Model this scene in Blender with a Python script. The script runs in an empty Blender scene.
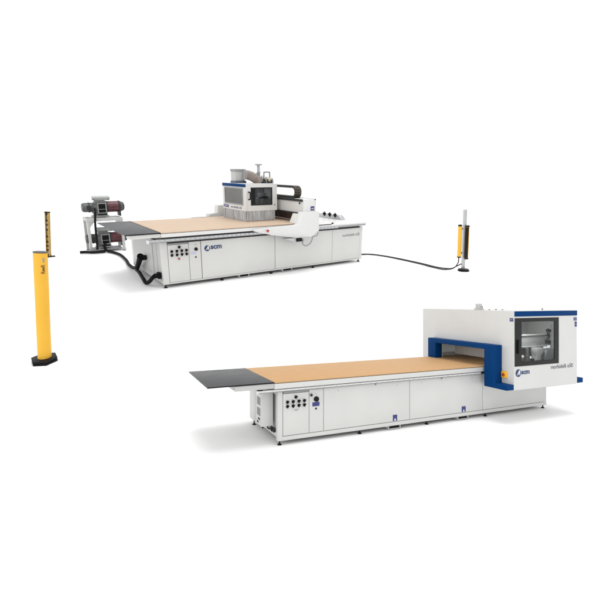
import bpy, bmesh, math, random
from mathutils import Matrix, Vector

random.seed(4)
S = bpy.context.scene
C = S.collection

# ------------------------------------------------------------------ frames
SA, SB = 0.8, 1.44                      # size of the front and of the rear machine (unit: 0.95 = table height)
EYE = 2.144797 * SA
CONV = Matrix(((1, 0, 0), (0, 0, 1), (0, -1, 0)))


def base_rot(yaw):
    c, s = math.cos(yaw), math.sin(yaw)
    return Matrix(((c, -s, 0), (0, 0, -1), (s, c, 0)))


def place(rx, rz, yaw, t, s):
    r = CONV @ Matrix.Rotation(rx, 3, 'X') @ Matrix.Rotation(rz, 3, 'Z') @ base_rot(yaw)
    t = CONV @ (Vector(t) * s) + Vector((0, 0, EYE))
    return Matrix.Translation(t) @ r.to_4x4() @ Matrix.Scale(s, 4)


R = math.radians
MA = place(0, 0, R(23.67141714), (-0.28235851, 2.14479692, 6.526339), SA)
MB_ = place(R(16.41768814), R(0.47946689), R(33.93557268), (-2.2457024, -0.19661650, 7.48164535), SB)

# ------------------------------------------------------------------ materials
MATS = {}


def mat(name, col, rough=.45, metal=0., var=.06, scale=6., bump=0., bscale=120., coat=0., spec=.5):
    m = bpy.data.materials.new(name)
    m.use_nodes = True
    nt = m.node_tree
    b = nt.nodes['Principled BSDF']
    tc = nt.nodes.new('ShaderNodeTexCoord')
    nz = nt.nodes.new('ShaderNodeTexNoise')
    nz.inputs['Scale'].default_value = scale
    nz.inputs['Detail'].default_value = 5
    nt.links.new(tc.outputs['Object'], nz.inputs['Vector'])
    ramp = nt.nodes.new('ShaderNodeMapRange')
    ramp.inputs['From Min'].default_value = .3
    ramp.inputs['From Max'].default_value = .7
    ramp.inputs['To Min'].default_value = 1 - var
    ramp.inputs['To Max'].default_value = 1 + var * .5
    nt.links.new(nz.outputs['Fac'], ramp.inputs['Value'])
    mx = nt.nodes.new('ShaderNodeVectorMath')
    mx.operation = 'SCALE'
    mx.inputs[0].default_value = col[:3]
    nt.links.new(ramp.outputs['Result'], mx.inputs['Scale'])
    nt.links.new(mx.outputs['Vector'], b.inputs['Base Color'])
    rr = nt.nodes.new('ShaderNodeMapRange')
    rr.inputs['To Min'].default_value = max(0.02, rough - .08)
    rr.inputs['To Max'].default_value = min(1, rough + .08)
    nt.links.new(nz.outputs['Fac'], rr.inputs['Value'])
    nt.links.new(rr.outputs['Result'], b.inputs['Roughness'])
    b.inputs['Metallic'].default_value = metal
    b.inputs['Coat Weight'].default_value = coat
    b.inputs['Specular IOR Level'].default_value = spec
    if bump:
        n2 = nt.nodes.new('ShaderNodeTexNoise')
        n2.inputs['Scale'].default_value = bscale
        n2.inputs['Detail'].default_value = 3
        nt.links.new(tc.outputs['Object'], n2.inputs['Vector'])
        bp = nt.nodes.new('ShaderNodeBump')
        bp.inputs['Strength'].default_value = bump
        bp.inputs['Distance'].default_value = .004
        nt.links.new(n2.outputs['Fac'], bp.inputs['Height'])
        nt.links.new(bp.outputs['Normal'], b.inputs['Normal'])
    MATS[name] = m
    return m


def wood(name, c1, c2, grid=0.):
    m = bpy.data.materials.new(name)
    m.use_nodes = True
    nt = m.node_tree
    b = nt.nodes['Principled BSDF']
    tc = nt.nodes.new('ShaderNodeTexCoord')
    mp = nt.nodes.new('ShaderNodeMapping')
    mp.inputs['Scale'].default_value = (5, 9, 1)
    nt.links.new(tc.outputs['Object'], mp.inputs['Vector'])
    n1 = nt.nodes.new('ShaderNodeTexNoise')
    n1.inputs['Scale'].default_value = 1.4
    n1.inputs['Detail'].default_value = 6
    nt.links.new(mp.outputs['Vector'], n1.inputs['Vector'])
    n2 = nt.nodes.new('ShaderNodeTexNoise')
    n2.inputs['Scale'].default_value = 140
    n2.inputs['Detail'].default_value = 2
    nt.links.new(tc.outputs['Object'], n2.inputs['Vector'])
    ad = nt.nodes.new('ShaderNodeMath')
    ad.operation = 'MULTIPLY_ADD'
    ad.inputs[1].default_value = .35
    nt.links.new(n2.outputs['Fac'], ad.inputs[0])
    nt.links.new(n1.outputs['Fac'], ad.inputs[2])
    cr = nt.nodes.new('ShaderNodeValToRGB')
    cr.color_ramp.elements[0].position = .45
    cr.color_ramp.elements[0].color = (*c1, 1)
    cr.color_ramp.elements[1].position = .9
    cr.color_ramp.elements[1].color = (*c2, 1)
    nt.links.new(ad.outputs[0], cr.inputs['Fac'])
    out = cr.outputs['Color']
    if grid:
        bk = nt.nodes.new('ShaderNodeTexBrick')
        bk.offset = 0
        bk.inputs['Scale'].default_value = 1
        bk.inputs['Brick Width'].default_value = .16
        bk.inputs['Row Height'].default_value = .16
        bk.inputs['Mortar Size'].default_value = .004
        bk.inputs['Color1'].default_value = bk.inputs['Color2'].default_value = (1, 1, 1, 1)
        bk.inputs['Mortar'].default_value = (grid, grid, grid, 1)
        nt.links.new(tc.outputs['Object'], bk.inputs['Vector'])
        mu = nt.nodes.new('ShaderNodeMix')
        mu.data_type = 'RGBA'
        mu.blend_type = 'MULTIPLY'
        mu.inputs['Factor'].default_value = 1
        nt.links.new(out, mu.inputs[6])
        nt.links.new(bk.outputs['Color'], mu.inputs[7])
        out = mu.outputs[2]
    nt.links.new(out, b.inputs['Base Color'])
    b.inputs['Roughness'].default_value = .62
    bp = nt.nodes.new('ShaderNodeBump')
    bp.inputs['Strength'].default_value = .15
    bp.inputs['Distance'].default_value = .003
    nt.links.new(n2.outputs['Fac'], bp.inputs['Height'])
    nt.links.new(bp.outputs['Normal'], b.inputs['Normal'])
    return m


def glass(name, tint, alpha, rough=.06, col=(.03, .032, .035)):
    m = bpy.data.materials.new(name)
    m.use_nodes = True
    nt = m.node_tree
    nt.nodes.clear()
    out = nt.nodes.new('ShaderNodeOutputMaterial')
    tr = nt.nodes.new('ShaderNodeBsdfTransparent')
    tr.inputs['Color'].default_value = (*tint, 1)
    pr = nt.nodes.new('ShaderNodeBsdfPrincipled')
    pr.inputs['Base Color'].default_value = (*col, 1)
    pr.inputs['Roughness'].default_value = rough
    nz = nt.nodes.new('ShaderNodeTexNoise')
    nz.inputs['Scale'].default_value = 1.2
    tc = nt.nodes.new('ShaderNodeTexCoord')
    nt.links.new(tc.outputs['Object'], nz.inputs['Vector'])
    mr = nt.nodes.new('ShaderNodeMapRange')
    mr.inputs['To Min'].default_value = alpha - .05
    mr.inputs['To Max'].default_value = alpha + .05
    nt.links.new(nz.outputs['Fac'], mr.inputs['Value'])
    mx = nt.nodes.new('ShaderNodeMixShader')
    nt.links.new(mr.outputs['Result'], mx.inputs['Fac'])
    nt.links.new(tr.outputs[0], mx.inputs[1])
    nt.links.new(pr.outputs[0], mx.inputs[2])
    nt.links.new(mx.outputs[0], out.inputs['Surface'])
    return m


WHITE = mat('white_paint', (.56, .56, .545), .42, var=.03, scale=2.5, bump=.05, bscale=300)
WHITEB = mat('bright_white_paint', (.63, .63, .62), .38, var=.02, scale=2.5, bump=.05, bscale=300)
PALE = mat('pale_grey_paint', (.45, .45, .44), .45, var=.04, scale=3)
GREY = mat('grey_paint', (.27, .275, .28), .5, var=.08, scale=5)
ALU = mat('aluminium', (.50, .51, .52), .38, metal=.7, var=.06, scale=14)
STEEL = mat('steel', (.34, .35, .36), .34, metal=.8, var=.12, scale=20)
DARK = mat('dark_grey', (.035, .036, .039), .5, var=.15, scale=9, spec=.2)
SHADE = mat('recess_shade', (.045, .043, .042), .7, var=.15, scale=9)  # dark colour painted in for shade behind panel seams and under the table
BLACK = mat('black_rubber', (.006, .006, .0065), .6, var=.2, scale=25, bump=.2, spec=.12)
BLACKP = mat('black_plastic', (.008, .008, .009), .45, var=.15, scale=20, spec=.15)
FRAMEB = mat('black_window_border', (.012, .012, .0125), .3, var=.1, scale=3, spec=.2)
BLUE = mat('blue_paint', (.0004, .036, .140), .5, spec=.06, var=.06, scale=4, bump=.04, bscale=300)
NAVY = mat('navy_print', (.008, .032, .11), .4, var=.04)
LABEL = mat('blue_sticker', (.02, .03, .16), .4, var=.05)
TEXTG = mat('grey_print', (.16, .17, .19), .5, var=.04)
TEXTN = mat('dark_print', (.035, .04, .06), .5, var=.04)
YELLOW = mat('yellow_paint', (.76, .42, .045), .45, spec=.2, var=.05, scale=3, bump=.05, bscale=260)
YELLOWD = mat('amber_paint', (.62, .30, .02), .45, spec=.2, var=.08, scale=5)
YBOX = mat('yellow_plastic', (.85, .42, .02), .4, var=.05)
RED = mat('red_plastic', (.36, .035, .02), .35, var=.08)
REDP = mat('dark_red_casing', (.095, .020, .026), .4, var=.6, scale=11)
MOTOR = mat('motor_grey', (.11, .115, .11), .42, metal=.2, var=.45, scale=14, bump=.25, bscale=60)
MOTORL = mat('light_motor_grey', (.34, .35, .34), .4, metal=.2, var=.2, scale=12, bump=.2, bscale=60)
TAUPE = mat('taupe_duct', (.225, .185, .158), .55, var=.3, scale=14)
CREAM = mat('cream_filter', (.66, .60, .42), .5, var=.1)
SHEET = None
GOLD = mat('bronze_mirror', (.30, .24, .16), .16, metal=.7, var=.4, scale=5)
BROWN = mat('brown_dust_curtain', (.10, .065, .05), .6, var=.3, scale=8)
CHAIN = mat('chain_plastic', (.03, .028, .026), .45, var=.2, scale=10)
CHAINB = mat('chain_link_brown', (.055, .042, .032), .5, var=.35, scale=30)
WOODA = wood('fibreboard_amber', (.455, .262, .114), (.495, .290, .128))
WOODB = wood('fibreboard_pale', (.475, .355, .255), (.515, .39, .285), .93)
GLASSA = glass('clear_glass', (.86, .88, .88), .16)
GLASSB = glass('smoked_glass', (.72, .74, .75), .2)
GLASSC = glass('frosted_glass', (.8, .83, .84), .55, .3, (.22, .225, .22))


def slat_panel_mat():
    m = mat('ribbed_black_plastic', (.050, .052, .055), .42, var=.1, scale=4, spec=.22)
    nt = m.node_tree
    tc = nt.nodes.new('ShaderNodeTexCoord')
    wv = nt.nodes.new('ShaderNodeTexWave')
    wv.bands_direction = 'X'
    wv.inputs['Scale'].default_value = 16
    nt.links.new(tc.outputs['Object'], wv.inputs['Vector'])
    bp = nt.nodes.new('ShaderNodeBump')
    bp.inputs['Strength'].default_value = .35
    bp.inputs['Distance'].default_value = .004
    nt.links.new(wv.outputs['Fac'], bp.inputs['Height'])
    nt.links.new(bp.outputs['Normal'], nt.nodes['Principled BSDF'].inputs['Normal'])
    return m


SHEET = slat_panel_mat()


def brush_mat():
    m = mat('bristle_strip', (.42, .43, .44), .5, var=.1, scale=4)
    nt = m.node_tree
    b = nt.nodes['Principled BSDF']
    tc = nt.nodes.new('ShaderNodeTexCoord')
    mp = nt.nodes.new('ShaderNodeMapping')
    mp.inputs['Scale'].default_value = (34, 34, 5)
    nt.links.new(tc.outputs['Object'], mp.inputs['Vector'])
    nz = nt.nodes.new('ShaderNodeTexNoise')
    nz.inputs['Scale'].default_value = 1
    nz.inputs['Detail'].default_value = 4
    nt.links.new(mp.outputs['Vector'], nz.inputs['Vector'])
    cr = nt.nodes.new('ShaderNodeValToRGB')
    cr.color_ramp.elements[0].position = .3
    cr.color_ramp.elements[0].color = (.31, .318, .328, 1)
    cr.color_ramp.elements[1].position = .7
    cr.color_ramp.elements[1].color = (.56, .575, .59, 1)
    nt.links.new(nz.outputs['Fac'], cr.inputs['Fac'])
    nt.links.new(cr.outputs['Color'], b.inputs['Base Color'])
    return m


BRISTLE = brush_mat()


# ------------------------------------------------------------------ mesh helper
class Shape:
    def __init__(self):
        self.bm = bmesh.new()

    def _bev(self, verts, w, seg=2):
        if w > 0:
            es = list({e for v in verts for e in v.link_edges})
            bmesh.ops.bevel(self.bm, geom=es, offset=w, segments=seg, affect='EDGES', clamp_overlap=True, profile=.6)

    def box(self, x0, x1, y0, y1, z0, z1, bev=.004):
        r = bmesh.ops.create_cube(self.bm, size=1)
        vs = r['verts']
        for v in vs:
            v.co = Vector(((x0 + x1) / 2 + v.co.x * (x1 - x0), (y0 + y1) / 2 + v.co.y * (y1 - y0), (z0 + z1) / 2 + v.co.z * (z1 - z0)))
        self._bev(vs, min(bev, .3 * min(abs(x1 - x0), abs(y1 - y0), abs(z1 - z0))))
        return self

    def cyl(self, p0, p1, r0, r1=None, seg=24, bev=0.):
        p0, p1 = Vector(p0), Vector(p1)
        r1 = r0 if r1 is None else r1
        d = (p1 - p0)
        q = d.to_track_quat('Z', 'Y').to_matrix().to_4x4()
        m = Matrix.Translation((p0 + p1) / 2) @ q
        r = bmesh.ops.create_cone(self.bm, cap_ends=True, segments=seg, radius1=r0, radius2=r1, depth=d.length, matrix=m)
        if bev:
            caps = [f for f in {f for v in r['verts'] for f in v.link_faces} if len(f.verts) > 4]
            es = list({e for f in caps for e in f.edges})
            bmesh.ops.bevel(self.bm, geom=es, offset=bev, segments=2, affect='EDGES', clamp_overlap=True)
        return self

    def prism(self, poly, axis, a, b, bev=.004):
        """poly: (p, q) pairs in the two other axes (in xyz order), extruded along axis from a to b."""
        def mk(p, q, t):
            return Vector({'x': (t, p, q), 'y': (p, t, q), 'z': (p, q, t)}[axis])
        v0 = [self.bm.verts.new(mk(p, q, a)) for p, q in poly]
        v1 = [self.bm.verts.new(mk(p, q, b)) for p, q in poly]
        fs = [self.bm.faces.new(v0), self.bm.faces.new(v1)]
        n = len(poly)
        for i in range(n):
            fs.append(self.bm.faces.new((v0[i], v0[(i + 1) % n], v1[(i + 1) % n], v1[i])))
        bmesh.ops.recalc_face_normals(self.bm, faces=fs)
        self._bev(v0 + v1, bev)
        return self

    def ring(self, outer, inner, axis, a, b):
        """rectangular ring: outer and inner are (p0, p1, q0, q1)."""
        def rect(r, t):
            p0, p1, q0, q1 = r
            return [Vector({'x': (t, p, q), 'y': (p, t, q), 'z': (p, q, t)}[axis]) for p, q in ((p0, q0), (p1, q0), (p1, q1), (p0, q1))]
        V = [[self.bm.verts.new(c) for c in rect(r, t)] for t in (a, b) for r in (outer, inner)]
        fs = []
        for i in range(4):
            j = (i + 1) % 4
            fs.append(self.bm.faces.new((V[0][i], V[0][j], V[1][j], V[1][i])))
            fs.append(self.bm.faces.new((V[2][i], V[2][j], V[3][j], V[3][i])))
            fs.append(self.bm.faces.new((V[0][i], V[0][j], V[2][j], V[2][i])))
            fs.append(self.bm.faces.new((V[1][i], V[1][j], V[3][j], V[3][i])))
        bmesh.ops.recalc_face_normals(self.bm, faces=fs)
        return self

    def tube(self, pts, r, seg=12, sub=10, rib=0., ribs=60):
        pts = [Vector(p) for p in pts]
        P = [pts[0] * 2 - pts[1]] + pts + [pts[-1] * 2 - pts[-2]]
        path = []
        for i in range(1, len(P) - 2):
            for k in range(sub):
                t = k / sub
                a, b, c, d = P[i - 1], P[i], P[i + 1], P[i + 2]
                path.append(.5 * ((2 * b) + (c - a) * t + (2 * a - 5 * b + 4 * c - d) * t * t + (3 * b - a - 3 * c + d) * t ** 3))
        path.append(pts[-1])
        up = Vector((0, 0, 1))
        rings = []
        side = None
        for i, p in enumerate(path):
            d = (path[min(i + 1, len(path) - 1)] - path[max(i - 1, 0)]).normalized()
            if side is None:
                side = d.cross(up if abs(d.z) < .9 else Vector((1, 0, 0))).normalized()
            side = (side - d * side.dot(d)).normalized()
            n = d.cross(side)
            rr = r * (1 + rib * (1 if i % 2 else -1))
            rings.append([self.bm.verts.new(p + (side * math.cos(2 * math.pi * k / seg) + n * math.sin(2 * math.pi * k / seg)) * rr) for k in range(seg)])
        for a, b in zip(rings, rings[1:]):
            for k in range(seg):
                self.bm.faces.new((a[k], a[(k + 1) % seg], b[(k + 1) % seg], b[k]))
        self.bm.faces.new(rings[0][::-1])
        self.bm.faces.new(rings[-1])
        return self

    def move(self, m):
        bmesh.ops.transform(self.bm, matrix=m, verts=self.bm.verts)
        return self

    def build(self, name, m, parent=None, smooth=True, label=None):
        bmesh.ops.recalc_face_normals(self.bm, faces=self.bm.faces)
        if smooth:
            for f in self.bm.faces:
                f.smooth = True
            for e in self.bm.edges:
                if len(e.link_faces) == 2 and e.calc_face_angle(0) > R(32):
                    e.smooth = False
        me = bpy.data.meshes.new(name)
        self.bm.to_mesh(me)
        self.bm.free()
        me.materials.append(m)
        o = bpy.data.objects.new(name, me)
        C.objects.link(o)
        if parent:
            o.parent = parent
        if label:
            o['label'] = label
        return o


def root(name, label, cat, M, loc=(0, 0, 0), group=None):
    o = bpy.data.objects.new(name, None)
    o.empty_display_size = .2
    C.objects.link(o)
    o.matrix_world = M @ Matrix.Translation(loc)
    o['label'] = label
    o['category'] = cat
    if group:
        o['group'] = group
    return o


def lettering(txt, parent, m, origin, width, height, face='front', bold=0., shear=0., name='lettering', roll=0):
    """flat raised letters; origin is the lower left corner; face 'front' looks along -y, 'left' along -x."""
    cu = bpy.data.curves.new(name, 'FONT')
    cu.body = txt
    cu.offset = bold
    cu.shear = shear
    cu.extrude = .01
    cu.resolution_u = 4
    t = bpy.data.objects.new(name, cu)
    C.objects.link(t)
    dg = bpy.context.evaluated_depsgraph_get()
    me = bpy.data.meshes.new_from_object(t.evaluated_get(dg))
    bpy.data.objects.remove(t)
    bpy.data.curves.remove(cu)
    xs = [v.co.x for v in me.vertices]
    ys = [v.co.y for v in me.vertices]
    x0, y0 = min(xs), min(ys)
    kx, ky = width / (max(xs) - x0), height / (max(ys) - y0)
    for v in me.vertices:
        a, b, d = (v.co.x - x0) * kx, (v.co.y - y0) * ky, (v.co.z + .01) * .1
        if roll:
            a, b = -b, a
        o = Vector(origin)
        v.co = o + (Vector((a, -d, b)) if face == 'front' else Vector((-d, -a, b)))
    me.materials.clear()
    me.materials.append(m)
    me.name = name
    ob = bpy.data.objects.new(name, me)
    C.objects.link(ob)
    ob.parent = parent
    return ob


def emblem(parent, cx, cz, r, y, m, mw):
    """round dark disc with a pale slanted figure."""
    d = Shape().cyl((cx, y, cz), (cx, y - .003, cz), r, seg=40).build('emblem', m, parent)
    s = Shape()
    a = r
    s.prism([(cx - .50 * a, cz - .52 * a), (cx - .10 * a, cz - .52 * a), (cx + .02 * a, cz - .12 * a), (cx + .30 * a, cz - .12 * a),
             (cx + .30 * a, cz - .52 * a), (cx + .62 * a, cz - .52 * a), (cx + .62 * a, cz + .62 * a), (cx + .28 * a, cz + .78 * a)],
            'y', y - .003, y - .005, 0)
    s.build('emblem_figure', mw, d)
    return d


def levelling_foot(parent, x, y, top):
    s = Shape()
    s.cyl((x, y, 0), (x, y, .012), .034, .030, 20)
    s.cyl((x, y, .012), (x, y, .026), .024, .013, 16)
    s.cyl((x, y, .026), (x, y, top), .011, .011, 12)
    s.cyl((x, y, top - .014), (x, y, top - .002), .019, .019, 6)
    return s.build('foot', BLACKP, parent)


def control_knob(parent, x, z, y=0):
    k = Shape().cyl((x, y, z), (x, y - .008, z), .023, seg=20, bev=.002).build('switch', BLACKP, parent)
    s = Shape()
    s.box(-.009, .009, -.03, 0, -.024, .024, .003)
    s.move(Matrix.Translation((x, y - .008, z)) @ Matrix.Rotation(R(35), 4, 'Y'))
    s.build('switch_grip', BLACKP, k)
    lp = Shape().box(x - .026, x - .014, y - .004, y, z + .026, z + .034, .001)
    lp.build('switch_plate', GREY, k)
    return k


def fork_pocket(parent, x0, x1, y0=.0, y1=1.2, ztop=.064):
    s = Shape()
    t = .008
    s.box(x0, x1, y0, y1, .012, .012 + t, .001)
    s.box(x0, x0 + t, y0, y1, .012 + t, ztop, .001)
    s.box(x1 - t, x1, y0, y1, .012 + t, ztop, .001)
    f = s.build('fork_pocket', PALE, parent)
    Shape().box(x0 + t + .001, x1 - t - .001, y0 + .035, y0 + .06, .013 + t, ztop, 0).build('pocket_shade', BLACK, f)  # black block stands in for the shade inside the pocket
    return f


def rail_teeth(x0, x1, y0, y1, z0, z1, pitch, gap):
    s = Shape()
    s.box(x0, x1, y0 + .012, y1, z0, z1, .002)
    n = int((x1 - x0) / pitch)
    for i in range(n):
        a = x0 + i * pitch
        s.box(a, a + pitch - gap, y0, y0 + .0115, z0 + .004, z1 - .003, .002)
    return s


# ================================================================== THE FRONT MACHINE
A = root('machining_centre', 'front white machine with blue tunnel frame and black-bordered window in its cabin', 'machine', MA)
L = 5.645
# base frame
s = Shape()
s.box(-.045, .030, 0, .085, .066, .795)                      # front left post
s.box(L - .075, L, 0, .085, .066, .795)
s.box(.030, L - .075, 0, .085, .066, .128)                   # sill
s.box(.030, L - .075, .012, .085, .797, .800, 0)
s.box(-.045, .0, 1.06, 1.40, .085, .80)                      # rear leg plate
s.box(L - .04, L, 1.06, 1.40, .085, .80)
s.box(-.030, .028, .085, 1.06, .10, .155)                    # left bottom cross rail
s.box(-.030, .028, .085, 1.06, .73, .80)
s.box(L - .07, L - .015, .085, 1.06, .10, .155)
s.box(0, L, 1.32, 1.40, .16, .24)
s.build('base_frame', WHITE, A)
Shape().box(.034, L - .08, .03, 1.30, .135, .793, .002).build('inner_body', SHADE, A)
Shape().box(-.008, .030, .10, 1.05, .16, .727, .003).build('end_panel', PALE, A)
for x0, x1, z1, nm in ((.034, .455, .757, 'door'), (.459, .699, .788, 'door'), (.704, 2.318, .790, 'panel'), (2.324, 3.954, .790, 'panel'), (3.960, L - .079, .790, 'panel')):
    p = Shape().box(x0 + .0015, x1 - .0015, -.004, .022, .1365, z1, .003).build(nm, WHITE, A)
    if nm == 'panel':
        for k in range(2):
            xx = x0 + .25 + (x1 - x0 - .5) * k
            Shape().cyl((xx, -.004,    .735), (xx, -.007, .735), .007, seg=12).build('screw', STEEL, p)
Shape().box(.040, .450, -.010, .012, .764, .790, .002).build('lintel_strip', GREY, A)
for px in (.103, .194, .287, .377):
    for pz in (.632, .568):
        control_knob(A, px, pz, -.004)
control_knob(A, .238, .697, -.004)
s = Shape()
s.box(.205, .285, -.006, -.004, .508, .514, 0)
s.box(.222, .268, -.006, -.004, .490, .496, 0)
s.build('switch_marking', TEXTG, A)
Shape().cyl((.575, -.004, .637), (.575, -.034, .637), .042, .038, 28, .004).build('main_switch', BLACKP, A)
Shape().box(.511, .632, -.006, -.004, .528, .590, .001).build('sticker', LABEL, A)
Shape().cyl((.571, -.004, .492), (.571, -.012, .492), .014, seg=16).build('lock', BLACKP, A)
o = Shape().cyl((.492, -.004, .704), (.492, -.014, .704), .030, seg=24).build('lock', STEEL, A)
Shape().cyl((.492, -.014, .704), (.492, -.018, .704), .018, seg=20).build('lock_core', BLACKP, o)
Shape().cyl((.568, -.004, .722), (.568, -.008, .722), .007, seg=12).build('lock', STEEL, A)
for x0, x1, z0 in ((1.98, 2.066, .145), (3.457, 3.55, .144)):
    k = Shape().box(x0, x1, -.0065, -.004, z0, z0 + .10, .001).build('sticker', LABEL, A)
    s = Shape()
    w = x1 - x0
    s.prism([(x0 + .30 * w, z0 + .006), (x0 + .38 * w, z0 + .035), (x0 + .5 * w, z0 + .045), (x0 + .62 * w, z0 + .035), (x0 + .70 * w, z0 + .006)], 'y', -.0065, -.008, 0)
    s.build('sticker_figure', WHITEB, k)
for fx in (-.006, 1.371, 2.714, 4.065, 5.595):
    levelling_foot(A, fx, .042, .070)
for fx in (-.02, 2.714, 5.60):
    levelling_foot(A, fx, 1.215, .088)
for x0, x1 in ((1.90, 2.14), (3.376, 3.62)):
    fork_pocket(A, x0, x1)
# table
s = Shape()
s.box(-.123, 5.60, -.067, 1.40, .850, .929, .006)
s.build('table_bed', WHITE, A)
s = Shape()
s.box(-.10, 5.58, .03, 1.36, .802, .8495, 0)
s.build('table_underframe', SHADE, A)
Shape().box(-.118, 5.58, -.060, 1.395, .9295, .936, 0).build('gasket', DARK, A)
Shape().box(-.121, 5.58, -.066, 1.398, .9365, .951, .002).build('wooden_board', WOODA, A)
rail_teeth(-.36, 3.87, -.062, -.012, .812, .838, .105, .020).build('slotted_rail', WHITEB, A)
Shape().box(-.36, 3.87, -.050, -.012, .801, .811, 0).build('rail_strip', GREY, A)
s = Shape()
s.box(-.385, -.362, -.066, .0, .797, .842, .003)
rc = s.build('rail_cap', WHITEB, A)
Shape().box(-.38, -.30, -.055, -.02, .843, .857, .003).build('rail_stop', BLACKP, rc)
for k in range(2):
    xx = 1.62 + k * 1.35
    s = Shape()
    s.cyl((xx, -.045, .79), (xx, -.066, .79), .008, seg=10)
    s.box(xx - .006, xx + .006, -.05, -.03, .77, .80, .001)
    s.build('rail_clip', STEEL, A)
# black extension table
et = Shape().box(-1.096, -.125, -.067, 1.40, .936, .955, .003).build('extension_table', SHEET, A)
Shape().box(-1.094, -.127, -.0705, -.0675, .937, .953, .001).build('edge_strip', BLACKP, et)
Shape().box(-.706, -.126, -.060, 1.36, .860, .934, .005).build('extension_beam', PALE, A)
# electrical box hung on the left end
c = Shape().box(-.232, -.048, .20, .475, .248, .792, .005).build('electrical_cabinet', WHITE, A)
s = Shape()
for z0 in (.40, .56):
    for k in range(6):
        s.box(-.2345, -.231, .25, .41, z0 + k * .020, z0 + k * .020 + .010, .001)
s.build('vent', DARK, c)
s = Shape()
s.box(-.236, -.231, .27, .36, .335, .36, .001)
s.box(-.236, -.231, .34, .40, .28, .31, .001)
s.build('socket', BLACKP, c)
s = Shape()
s.tube([(-.06, .24, .249), (-.065, .24, .19), (-.04, .26, .155), (.01, .26, .15)], .014, 10)
s.build('cable', DARK, A)
Shape().tube([(-.10, .30, .249), (-.10, .30, .20), (-.05, .33, .165), (.01, .33, .16)], .011, 10).build('cable', DARK, A)
Shape().cyl((-.20, .24, .248), (-.20, .24, .215), .012, seg=12).build('cable_gland', BLACKP, A)
Shape().box(-.05, -.03, .17, .25, .15, .22, .003).build('cable_duct', DARK, A)

# cabin
U0, U1, P, WB, ZT = 4.045, 5.671, -.606, 1.77, 1.956
s = Shape()
th = .02
tun = [(P + th, .60), (-.115, .60), (-.115, 1.255), (1.175, 1.255), (1.175, .90), (WB - th, .90), (WB - th, ZT - th), (P + th, ZT - th)]
s.prism(tun, 'x', U0, U0 + th, 0)
s.prism(tun, 'x', U1 - th, U1, 0)
s.box(U0, U1, P + th, WB, ZT - th, ZT, 0)
s.box(U0, U1, WB - th, WB, .90, ZT - th, 0)
s.box(U0, U1, 1.41, 1.43, .70, 1.02, 0)
s.box(U0, U1, P + th, -.07, .585, .60, 0)
s.box(U0 + th, U1 - th, -.135, -.115, .60, .848, 0)
s.build('cabin_shell', WHITE, A)
s = Shape()
s.ring((U0, U1, .597, ZT - .001), (4.075, 5.150, 1.015, 1.82), 'y', P, P + th)
f = s.build('cabin_front', WHITE, A)
Shape().box(U0 + .012, U1 + .003, P - .004, P, 1.858, 1.950, .001).build('blue_stripe', BLUE, A)
s = Shape()
s.ring((4.062, 5.168, 1.000, 1.832), (4.225, 5.055, 1.078, 1.768), 'y', P - .006, P + .012)
w = s.build('window', FRAMEB, A)
Shape().box(4.2255, 5.0545, P + .002, P + .008, 1.0785, 1.7675, 0).build('pane', GLASSA, w)
s = Shape()
s.box(4.115, 4.150, P - .036, P - .006, 1.22, 1.46, .008)
s.build('window_handle', BLACKP, w)
s = Shape()
s.box(4.945, 4.975, P + .0005, P + .002, 1.725, 1.742, 0)
s.box(4.985, 5.025, P + .0005, P + .002, 1.725, 1.742, 0)
s.build('window_marking', TEXTG, w)
for x0, x1, z0, z1 in ((5.575, 5.668, 1.765, 1.822), (5.605, 5.668, 1.65, 1.745)):
    k = Shape().box(x0, x1, P - .003, P, z0, z1, .001).build('sticker', LABEL, A)
    Shape().box(x0 + .015, x1 - .015, P - .0042, P - .003, (z0 + z1) / 2 - .008, (z0 + z1) / 2 + .006, 0).build('sticker_figure', GREY, k)
k = Shape().box(U0 - .003, U0, P + .012, P + .085, 1.775, 1.832, .001).build('sticker', LABEL, A)
Shape().box(U0 - .0042, U0 - .003, P + .025, P + .070, 1.797, 1.813, 0).build('sticker_figure', GREY, k)
emblem(A, 4.150, .885, .066, P, NAVY, WHITEB)
lettering('scm', A, NAVY, (4.222, P - .001, .856), .20, .062, bold=.035)
lettering('morbidelli x50', A, TEXTN, (4.965, P - .001, .905), .585, .072, bold=.0)
# yellow emergency stop
b = Shape().box(U0 - .03, U0, -.475, -.365, .785, .895, .006).build('emergency_stop', YBOX, A)
q = Shape().cyl((U0 - .03, -.42, .84), (U0 - .040, -.42, .84), .016, seg=16)
q.cyl((U0 - .040, -.42, .84), (U0 - .05, -.42, .84), .028, .025, 24, .003)
q.build('stop_button', RED, b)
Shape().cyl((U0, -.305, .77), (U0 - .014, -.305, .77), .014, seg=16).build('button', RED, A)


def portal(a, b):
    prof = [(1.40, .953), (1.40, 1.350), (-.356, 1.350), (-.356, .690), (P + .0, .690), (P + .0, .600), (-.115, .600), (-.115, 1.262), (1.168, 1.262), (1.168, .953)]
    return Shape().prism(prof, 'x', a, b, .006).build('tunnel_frame', BLUE, A)


portal(3.875, U0 - .001)
portal(U1 + .001, U1 + .17)
# details on the roof
s = Shape()
s.box(4.07, 4.20, .20, .32, ZT, ZT + .028, .003)
s.box(4.085, 4.155, .20, .30, ZT + .028, ZT + .12, .006)
s.box(4.15, 4.185, .235, .29, ZT + .04, ZT + .08, .003)
s.build('roof_sensor', PALE, A)
Shape().box(4.165, 4.188, .215, .26, ZT + .035, ZT + .075, .003).build('sensor_eye', DARK, A)
for xx, yy, hh in ((4.40, .1, .022), (4.40, -.05, .016), (5.18, -.27, .035), (4.23, .10, .016)):
    Shape().cyl((xx, yy, ZT), (xx, yy, ZT + hh), .016, seg=14).build('roof_plug', GREY, A)
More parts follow.
